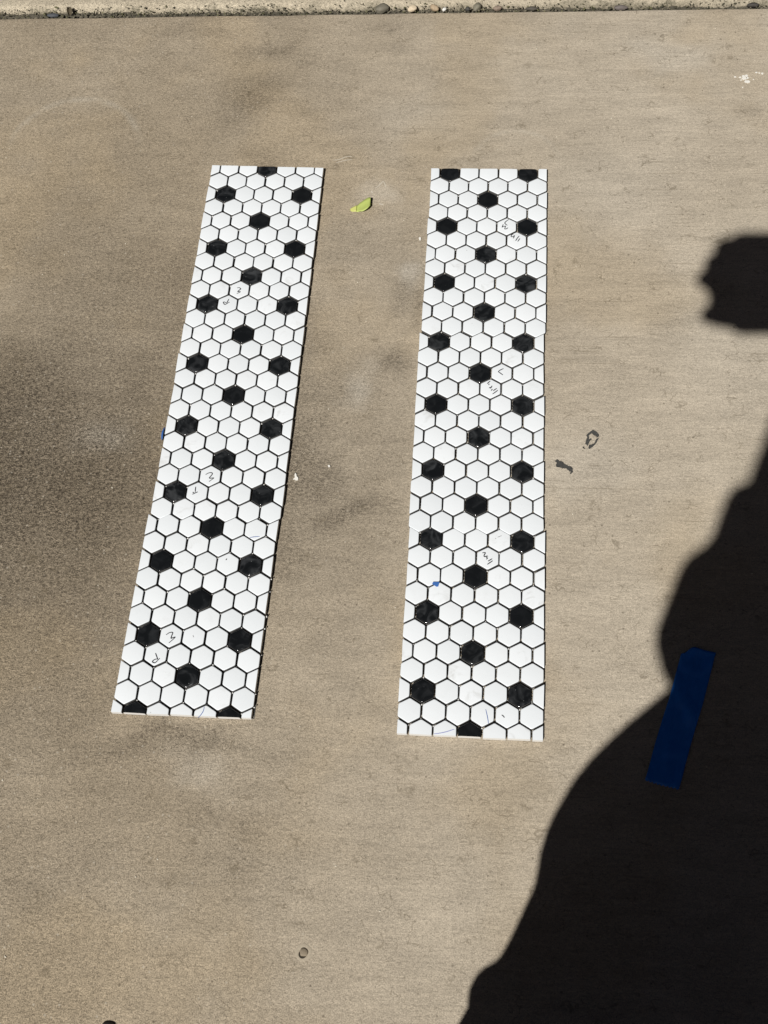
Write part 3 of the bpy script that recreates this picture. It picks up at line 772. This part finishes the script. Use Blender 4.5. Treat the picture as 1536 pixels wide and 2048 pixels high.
# torn scraps of tape
c0 = (-0.0440, 0.5042)
scrap = link("tape_scrap", slab_poly([(x - c0[0], y - c0[1]) for x, y in [(-0.0484, 0.5042), (-0.0474, 0.5066), (-0.0400, 0.5068), (-0.0413, 0.5015), (-0.0432, 0.5010)]], 0.0, 0.0004, "tape_scrap"), M_SCRAP, None, (c0[0], c0[1], TOP + 0.0006))
scrap.rotation_euler = (0.10, 0.03, 0)
tag(scrap, 'tiny blue scrap of tape lying on the right tile strip', 'tape scrap', 'torn scraps of blue tape')
def edge_scrap():
    bm = bmesh.new(); prof = [(0.0, 0.0070), (-0.0020, 0.0078), (-0.0036, 0.0060), (-0.0048, 0.0030), (-0.0056, 0.0008)]
    rows = []
    for j in range(11):
        t = j / 10.0; w = math.sin(math.pi * (0.12 + 0.80 * (1 - t))) ** 0.7
        rows.append([bm.verts.new((0.0022 + dx * w - 0.0012 * t, 0.0105 - 0.0210 * t, 0.0012 + z * (0.35 + 0.65 * w))) for dx, z in prof])
    for a, b in zip(rows, rows[1:]):
        for i in range(4): bm.faces.new((a[i], a[i + 1], b[i + 1], b[i]))
    return bm_mesh(bm, "tape_scrap", True)
es = link("tape_scrap", edge_scrap(), M_SCRAP, None, (-0.3885, 0.6985, 0.0)); es.modifiers.new("thick", 'SOLIDIFY').thickness = 0.0002; es.scale = (0.75, 0.85, 0.9)
tag(es, 'curled dark blue tape scrap poking out from the left edge of the left tile strip', 'tape scrap', 'torn scraps of blue tape')

# ------------------------------------------------------------------ green leaf
def leaf_mat():
    n = NT("green_leaf"); co = n.tc.outputs['Object']
    sp_ = n.t.nodes.new('ShaderNodeSeparateXYZ'); n.set(sp_.inputs[0], co)
    tip = n.ramp(sp_.outputs[0], -0.0065, -0.0035, 1.0, 0.0)
    col = n.mix(tip, n.mix(n.noise(co, 220, 4), (0.41, 0.49, 0.12), (0.52, 0.59, 0.19)), (0.62, 0.63, 0.20))
    return n.out(col, 0.5, n.bump(n.noise(co, 350, 3), 0.3, 0.0003))
def leaf():
    c = Vector((-0.1645, 1.0575))
    prof = [(-0.1796, 1.0532, 1.0532), (-0.1773, 1.0501, 1.0557), (-0.1740, 1.0494, 1.0567), (-0.1705, 1.0491, 1.0576), (-0.1693, 1.0497, 1.0590), (-0.1685, 1.0499, 1.0602), (-0.1650, 1.0487, 1.0620), (-0.1611, 1.0477, 1.0640), (-0.1575, 1.0490, 1.0659), (-0.1545, 1.0512, 1.0675), (-0.1530, 1.0535, 1.0682), (-0.1512, 1.0562, 1.0672)]
    bm = bmesh.new(); rows = []
    for x, ya, yb in prof:
        row = []
        ya -= 0.0016 * min(1.0, max(0.0, (x + 0.1796) / 0.008)); yb += 0.0006 * min(1.0, max(0.0, (x + 0.1796) / 0.008))
        for k in range(6):
            t = k / 5.0; y = ya + (yb - ya) * t
            if x < -0.1694: z = 0.0010 + 0.0035 * max(0, x + 0.1796) / 0.0100
            elif x < -0.168: z = 0.0022
            else: z = 0.0026 + 0.0044 * min(1, (x + 0.168) / 0.012) + 0.0012 * (t - 0.5) ** 2 * 4
            row.append(bm.verts.new((x - c.x, y - c.y, z)))
        rows.append(row)
    for a, b in zip(rows, rows[1:]):
        for i in range(5): bm.faces.new((a[i], b[i], b[i + 1], a[i + 1]))
    bmesh.ops.remove_doubles(bm, verts=bm.verts, dist=1e-6)
    o = link("fallen_leaf", bm_mesh(bm, "fallen_leaf", True, 35), leaf_mat(), None, (c.x, c.y, 0)); o.modifiers.new("thick", 'SOLIDIFY').thickness = 0.0003
    return tag(o, 'folded bright green leaf on the concrete between the two tile strips', 'leaf')
leaf()
# dark crease in the leaf is a real fold; white chips of ceramic
chip_mat = plain("white_chip", (0.78, 0.76, 0.70), 0.6, 0.08, 400)
def chip(name, x, y, poly, h, label, group='white chips on the concrete'):
    o = link(name, slab_poly(poly, 0.0, h, name), chip_mat, None, (x, y, 0.0005)); o.rotation_euler = (0.08, -0.05, 0)
    tag(o, label, 'chip', group)
chip("ceramic_chip", -0.2182, 0.6424, [(-.0010, .0052), (.0004, .0040), (.0010, .0010), (.0032, -.0012), (.0030, -.0040), (.0004, -.0046), (-.0008, -.0034), (-.0034, -.0030), (-.0010, -.0008), (-.0018, .0026)], 0.0014, 'jagged white ceramic chip beside the right edge of the left tile strip')
chip("ceramic_chip", -0.1791, 0.6582, [(-.0014, .0010), (.0008, .0014), (.0017, -.0002), (.0012, -.0016), (-.0006, -.0012)], 0.0012, 'small squarish white chip between the strips, above the jagged chip')
chip("ceramic_chip", -0.0820, 1.0042, [(-.0014, .0012), (.0010, .0016), (.0016, -.0010), (.0010, -.0030), (-.0008, -.0026)], 0.0014, 'small cream chip near the left edge of the right tile strip')

# ------------------------------------------------------------------ the person holding the phone (behind the lens; only the shadow is in view)
ORG = Vector((0.125, -0.320, 0.0)); PHI = math.radians(10.3)
person = empty("person", ORG, PHI)
tag(person, 'person in loose trousers holding up a phone, visible only as the dark shadow at right', 'person')
def capsule(bm, a, ra, b, rb, seg=14):
    a = Vector(a); b = Vector(b); ax = b - a; L = ax.length
    ax = ax.normalized() if L > 1e-6 else Vector((0, 0, 1))
    q = ax.to_track_quat('Z', 'Y'); rings = []
    prof = [(-ra * math.cos(t), ra * math.sin(t)) for t in [math.pi / 2 * k / 5 for k in range(1, 6)]] + [(L + rb * math.sin(t), rb * math.cos(t)) for t in [math.pi / 2 * k / 5 for k in range(0, 5)]]
    for z, r in prof:
        rings.append([bm.verts.new(a + q @ Vector((r * math.cos(2 * math.pi * i / seg), r * math.sin(2 * math.pi * i / seg), z))) for i in range(seg)])
    p0 = bm.verts.new(a - ax * ra); p1 = bm.verts.new(b + ax * rb)
    for u, v in zip(rings, rings[1:]):
        for i in range(seg): bm.faces.new((u[i], u[(i + 1) % seg], v[(i + 1) % seg], v[i]))
    for i in range(seg):
        bm.faces.new((p0, rings[0][(i + 1) % seg], rings[0][i])); bm.faces.new((p1, rings[-1][i], rings[-1][(i + 1) % seg]))
def ellipsoid(bm, c, r, rot=None):
    m = Matrix.Translation(c) @ (rot.to_4x4() if rot else Matrix.Identity(4)) @ Matrix.Diagonal((r[0], r[1], r[2], 1))
    bmesh.ops.create_uvsphere(bm, u_segments=20, v_segments=14, radius=1.0, matrix=m)
def fused(name, bm, mat, parent, voxel, smooth=6):
    bmesh.ops.recalc_face_normals(bm, faces=bm.faces)
    o = link(name, bm_mesh(bm, name, True), mat, parent)
    rm = o.modifiers.new("fuse", 'REMESH'); rm.mode = 'VOXEL'; rm.voxel_size = voxel; rm.use_smooth_shade = True
    sm = o.modifiers.new("soften", 'SMOOTH'); sm.iterations = smooth; sm.factor = 0.5
    return o
def to_local(w):    # world -> person frame
    d = Vector(w) - ORG; c, s = math.cos(-PHI), math.sin(-PHI)
    return Vector((c * d.x - s * d.y, s * d.x + c * d.y, d.z))
def ph(a, b, c):    # phone frame (right, up, towards the user) -> person frame
    return to_local(Vector((0, 0, CAM_H)) + R3 @ Vector((a, b, c)))
skin = plain("skin", (0.48, 0.30, 0.21), 0.5, 0.08, 40, Subsurface_Weight=0.05)
bm = bmesh.new()
HC = Vector((0.035, 0.085, 1.605))
tilt = Matrix.Rotation(math.radians(-28), 3, 'X')
def hd(x, y, z): return HC + tilt @ Vector((x, y, z))
ellipsoid(bm, HC, (0.076, 0.094, 0.105), tilt); ellipsoid(bm, hd(0, 0.022, -0.055), (0.058, 0.066, 0.066), tilt)
capsule(bm, hd(0, 0.088, 0.012), 0.008, hd(0, 0.104, -0.024), 0.013)
for s in (-1, 1):
    ellipsoid(bm, hd(0.076 * s, -0.002, -0.008), (0.010, 0.018, 0.030), tilt)
    ellipsoid(bm, hd(0.030 * s, 0.080, 0.026), (0.022, 0.012, 0.007), tilt)
    ellipsoid(bm, hd(0.034 * s, 0.070, -0.022), (0.022, 0.020, 0.018), tilt)
ellipsoid(bm, hd(0, 0.084, -0.055), (0.024, 0.010, 0.007), tilt); ellipsoid(bm, hd(0, 0.082, -0.066), (0.021, 0.010, 0.007), tilt)
ellipsoid(bm, hd(0, 0.068, -0.098), (0.026, 0.020, 0.018), tilt)
capsule(bm, hd(0, -0.02, -0.06), 0.054, (0.03, 0.0, 1.42), 0.062)
# trunk and limbs (under the clothes)
capsule(bm, (-0.03, -0.015, 1.27), 0.085, (0.075, 0.0, 1.27), 0.085); capsule(bm, (-0.025, -0.01, 1.05), 0.085, (0.04, -0.01, 1.05), 0.085)
capsule(bm, (0.02, -0.01, 1.05), 0.09, (0.03, -0.01, 1.30), 0.09); capsule(bm, (-0.04, 0, 0.93), 0.085, (0.05, 0, 0.93), 0.09)
capsule(bm, (0.0, 0, 0.95), 0.085, (0.02, -0.01, 1.05), 0.085)
capsule(bm, (-0.10, -0.04, 1.385), 0.045, (0.15, 0.03, 1.385), 0.046)
capsule(bm, (-0.065, 0, 0.92), 0.075, (-0.10, 0.12, 0.51), 0.055); capsule(bm, (-0.10, 0.12, 0.51), 0.055, (-0.135, 0.10, 0.09), 0.038)
capsule(bm, (0.065, 0, 0.92), 0.085, (0.055, 0.03, 0.50), 0.058); capsule(bm, (0.055, 0.03, 0.50), 0.058, (0.07, -0.02, 0.09), 0.038)
capsule(bm, (-0.135, 0.10, 0.07), 0.036, (-0.15, 0.24, 0.035), 0.030); capsule(bm, (0.07, -0.02, 0.07), 0.036, (0.09, 0.13, 0.035), 0.030)
# left arm hanging bent, hand resting on the belt
capsule(bm, (-0.125, -0.05, 1.375), 0.045, (-0.158, -0.03, 1.06), 0.037)
LW = Vector((-0.045, 0.125, 0.985)); capsule(bm, (-0.158, -0.03, 1.05), 0.036, LW, 0.025)
def finger(bm, pts, r0, r1):
    n = len(pts) - 1
    for i in range(n):
        capsule(bm, pts[i], r0 + (r1 - r0) * i / n, pts[i + 1], r0 + (r1 - r0) * (i + 1) / n, 10)
for k, dx in enumerate((-0.024, -0.008, 0.008, 0.023)):
    d = Vector((0.05, 0.012, -0.006)) ; o_ = LW + Vector((0.055, 0.022, -0.004)) + Vector((0.0, 0.006, -dx * 1.0))
    ln = (0.9, 1.0, 0.95, 0.75)[k]
    capsule(bm, LW + Vector((0.01, 0.0, -dx * 0.8)), 0.013, o_, 0.011, 10)
    finger(bm, [o_, o_ + Vector((0.034, 0.004, -0.004)) * ln, o_ + Vector((0.058, -0.006, -0.008)) * ln, o_ + Vector((0.074, -0.018, -0.010)) * ln], 0.0090, 0.0072)
finger(bm, [LW + Vector((0.015, 0.0, 0.022)), LW + Vector((0.045, 0.014, 0.046)), LW + Vector((0.072, 0.018, 0.052))], 0.011, 0.008)
# right arm reaching forward; the hand comes from the right and closes round the phone
WR = ph(0.112, -0.068, -0.028); EL = Vector((0.255, 0.13, 1.10))
capsule(bm, (0.165, 0.03, 1.38), 0.048, EL, 0.038); capsule(bm, EL, 0.038, WR, 0.025)
capsule(bm, WR, 0.024, ph(0.075, -0.060, -0.030), 0.022)
kn = (-0.036, -0.054, -0.072, -0.090)
tips = ((0.004, -0.045), (-0.016, -0.058), (-0.037, -0.068), (-0.082, -0.062))
capsule(bm, ph(0.030, -0.072, -0.021), 0.016, ph(-0.034, -0.074, -0.012), 0.014, 10); capsule(bm, ph(-0.050, -0.046, -0.004), 0.0125, ph(-0.048, -0.078, -0.004), 0.0125, 10)
for (fb, fa), kb in zip(tips, kn):
    K = ph(0.040, kb, -0.028); capsule(bm, ph(0.085, -0.064 + (kb + 0.06) * 0.4, -0.030), 0.017, K, 0.0145, 10)
    finger(bm, [K, ph(0.004, min(-0.040, (2 * kb + fb) / 3), -0.019), ph(fa * 0.70, min(-0.026, (kb + 3 * fb) / 4), -0.013), ph(fa, fb, -0.002), ph(fa + 0.009, fb + 0.001, 0.013)], 0.0115, 0.0112)
finger(bm, [ph(0.082, -0.046, -0.024), ph(0.058, -0.028, -0.004), ph(0.042, -0.028, 0.013), ph(0.028, -0.036, 0.018)], 0.0125, 0.0085)
body = fused("body", bm, skin, person, 0.0040, 1)
# clothes
chain = [((-.065, 0, .93), .092), ((-.0653, .05, .7577), .086), ((-.0883, .09, .6453), .086), ((-.1021, .11, .5867), .083), ((-.1043, .12, .5314), .083), ((-.1148, .11, .4781), .071), ((-.1217, .11, .4203), .070), ((-.130, .12, .36), .064), ((-.1287, .12, .2903), .080), ((-.136, .10, .08), .076)]
trous = [(chain[i][0], chain[i][1], chain[i + 1][0], chain[i + 1][1]) for i in range(len(chain) - 1)]
trous += [((-.187, .125, .3800), .027, (-.1547, .125, .3471), .045),
          ((.06, 0, .93), .11, (.055, .03, .48), .105), ((.055, .03, .48), .105, (.07, -.02, .08), .085), ((-.04, 0, .95), .105, (.05, 0, .95), .11), ((-.03, .06, .72), .09, (-.03, .06, .40), .085)]
bm = bmesh.new()
for a, ra, b, rb in trous: capsule(bm, a, ra, b, rb, 20)
fused("trousers", bm, plain("dark_denim", (0.045, 0.055, 0.085), 0.9, 0.25, 300), person, 0.006, 1)
shirt = [((-.035, -.01, .99), .108, (.05, -.01, .99), .115), ((-.04, -.01, 1.12), .10, (.05, -.01, 1.12), .105), ((-.045, -.02, 1.28), .095, (.09, .0, 1.28), .10), ((-.115, -.04, 1.385), .058, (.16, .03, 1.385), .06),
         ((-.127, -.05, 1.375), .055, (-.133, -.055, 1.28), .054), ((-.133, -.055, 1.28), .054, (-.150, -.05, 1.215), .056), ((-.150, -.05, 1.215), .056, (-.165, -.04, 1.13), .058), ((-.168, -.04, 1.12), .058, (-.166, -.02, 1.02), .055),
         ((.17, .03, 1.38), .06, (.235, .10, 1.17), .054), ((-.035, -.01, .99), .108, (-.04, -.01, 1.12), .1), ((.05, -.01, .99), .112, (.05, -.01, 1.12), .105), ((-.04, -.01, 1.12), .1, (-.045, -.02, 1.28), .095), ((.05, -.01, 1.12), .105, (.09, 0, 1.28), .1),
         ((-.1987, -.03, 1.0505), .037, (-.2022, -.04, 1.148), .037), ((-.1912, -.045, 1.2271), .026, (-.193, -.05, 1.2812), .026), ((-.16, -.055, 1.3163), .039, (-.1525, -.05, 1.4073), .039)]
bm = bmesh.new()
for a, ra, b, rb in shirt: capsule(bm, a, ra, b, rb, 20)
fused("shirt", bm, plain("grey_cotton", (0.16, 0.16, 0.17), 0.95, 0.15, 300), person, 0.006, 1)
bm = bmesh.new()
ellipsoid(bm, hd(0, -0.012, 0.022), (0.083, 0.096, 0.098), tilt); ellipsoid(bm, hd(0, -0.055, -0.02), (0.072, 0.055, 0.075), tilt)
bmesh.ops.bisect_plane(bm, geom=bm.verts[:] + bm.edges[:] + bm.faces[:], plane_co=hd(0, 0.055, 0.02), plane_no=tilt @ Vector((0, 1, -0.9)), clear_outer=True)
link("hair", bm_mesh(bm, "hair", True), plain("dark_hair", (0.03, 0.022, 0.016), 0.6, 0.3, 200), person)
for s in (-1, 1):
    bm = bmesh.new(); ellipsoid(bm, hd(0.030 * s, 0.083, 0.006), (0.012, 0.007, 0.008), tilt)
    link("eye", bm_mesh(bm, "eye", True), plain("eye_white", (0.6, 0.6, 0.58), 0.2, 0.05, 50), person)
for ax_, ay, fx in ((-0.135, 0.10, -0.012), (0.07, -0.02, 0.012)):
    bm = bmesh.new()
    capsule(bm, (ax_, ay - 0.03, 0.045), 0.047, (ax_ + fx, ay + 0.15, 0.038), 0.045, 16); capsule(bm, (ax_, ay, 0.06), 0.046, (ax_, ay, 0.10), 0.044, 16)
    for v in bm.verts: v.co.z = max(v.co.z, 0.003)
    fused("shoe", bm, plain("shoe_canvas", (0.10, 0.10, 0.10), 0.8, 0.2, 200), person, 0.005, 2)

# phone
phone = empty("phone", (0, 0, CAM_H)); phone.rotation_mode = 'QUATERNION'; phone.rotation_quaternion = R3.to_quaternion()
tag(phone, 'slim dark phone held up in the right hand, visible only as shadow', 'phone')
def rbox(x0, x1, y0, y1, z0, z1, rad, bev, name):
    bm = bmesh.new(); pts = []
    for cx, cy, a0 in ((x1 - rad, y1 - rad, 0), (x0 + rad, y1 - rad, 90), (x0 + rad, y0 + rad, 180), (x1 - rad, y0 + rad, 270)):
        for k in range(7):
            a = math.radians(a0 + 15 * k); pts.append((cx + rad * math.cos(a), cy + rad * math.sin(a)))
    rings = []
    for ins, z in ((bev, z0), (0, z0 + bev), (0, z1 - bev), (bev, z1)):
        mx, my = (x0 + x1) / 2, (y0 + y1) / 2; sx = 1 - ins / ((x1 - x0) / 2); sy = 1 - ins / ((y1 - y0) / 2)
        rings.append([bm.verts.new((mx + (x - mx) * sx, my + (y - my) * sy, z)) for x, y in pts])
    k = len(pts)
    for a, b in zip(rings, rings[1:]):
        for i in range(k): bm.faces.new((a[i], a[(i + 1) % k], b[(i + 1) % k], b[i]))
    bm.faces.new(rings[-1]); bm.faces.new(rings[0][::-1])
    return bm_mesh(bm, name, True, 40)
link("phone_body", rbox(-0.038, 0.032, -0.108, 0.022, 0.0040, 0.0120, 0.015, 0.0012, "phone_body"), plain("phone_shell", (0.03, 0.03, 0.032), 0.35, 0.1, 80), phone)
link("screen", rbox(-0.036, 0.030, -0.106, 0.020, 0.0121, 0.0124, 0.009, 0.0001, "screen"), plain("screen_glass", (0.01, 0.01, 0.012), 0.08, 0.05, 80), phone)
bm = bmesh.new(); bmesh.ops.create_cone(bm, cap_ends=True, segments=28, radius1=0.0065, radius2=0.0065, depth=0.0018, matrix=Matrix.Translation((0, 0, 0.0031)))
link("lens", bm_mesh(bm, "lens", True, 40), plain("lens_glass", (0.012, 0.012, 0.018), 0.06, 0.05, 80), phone)
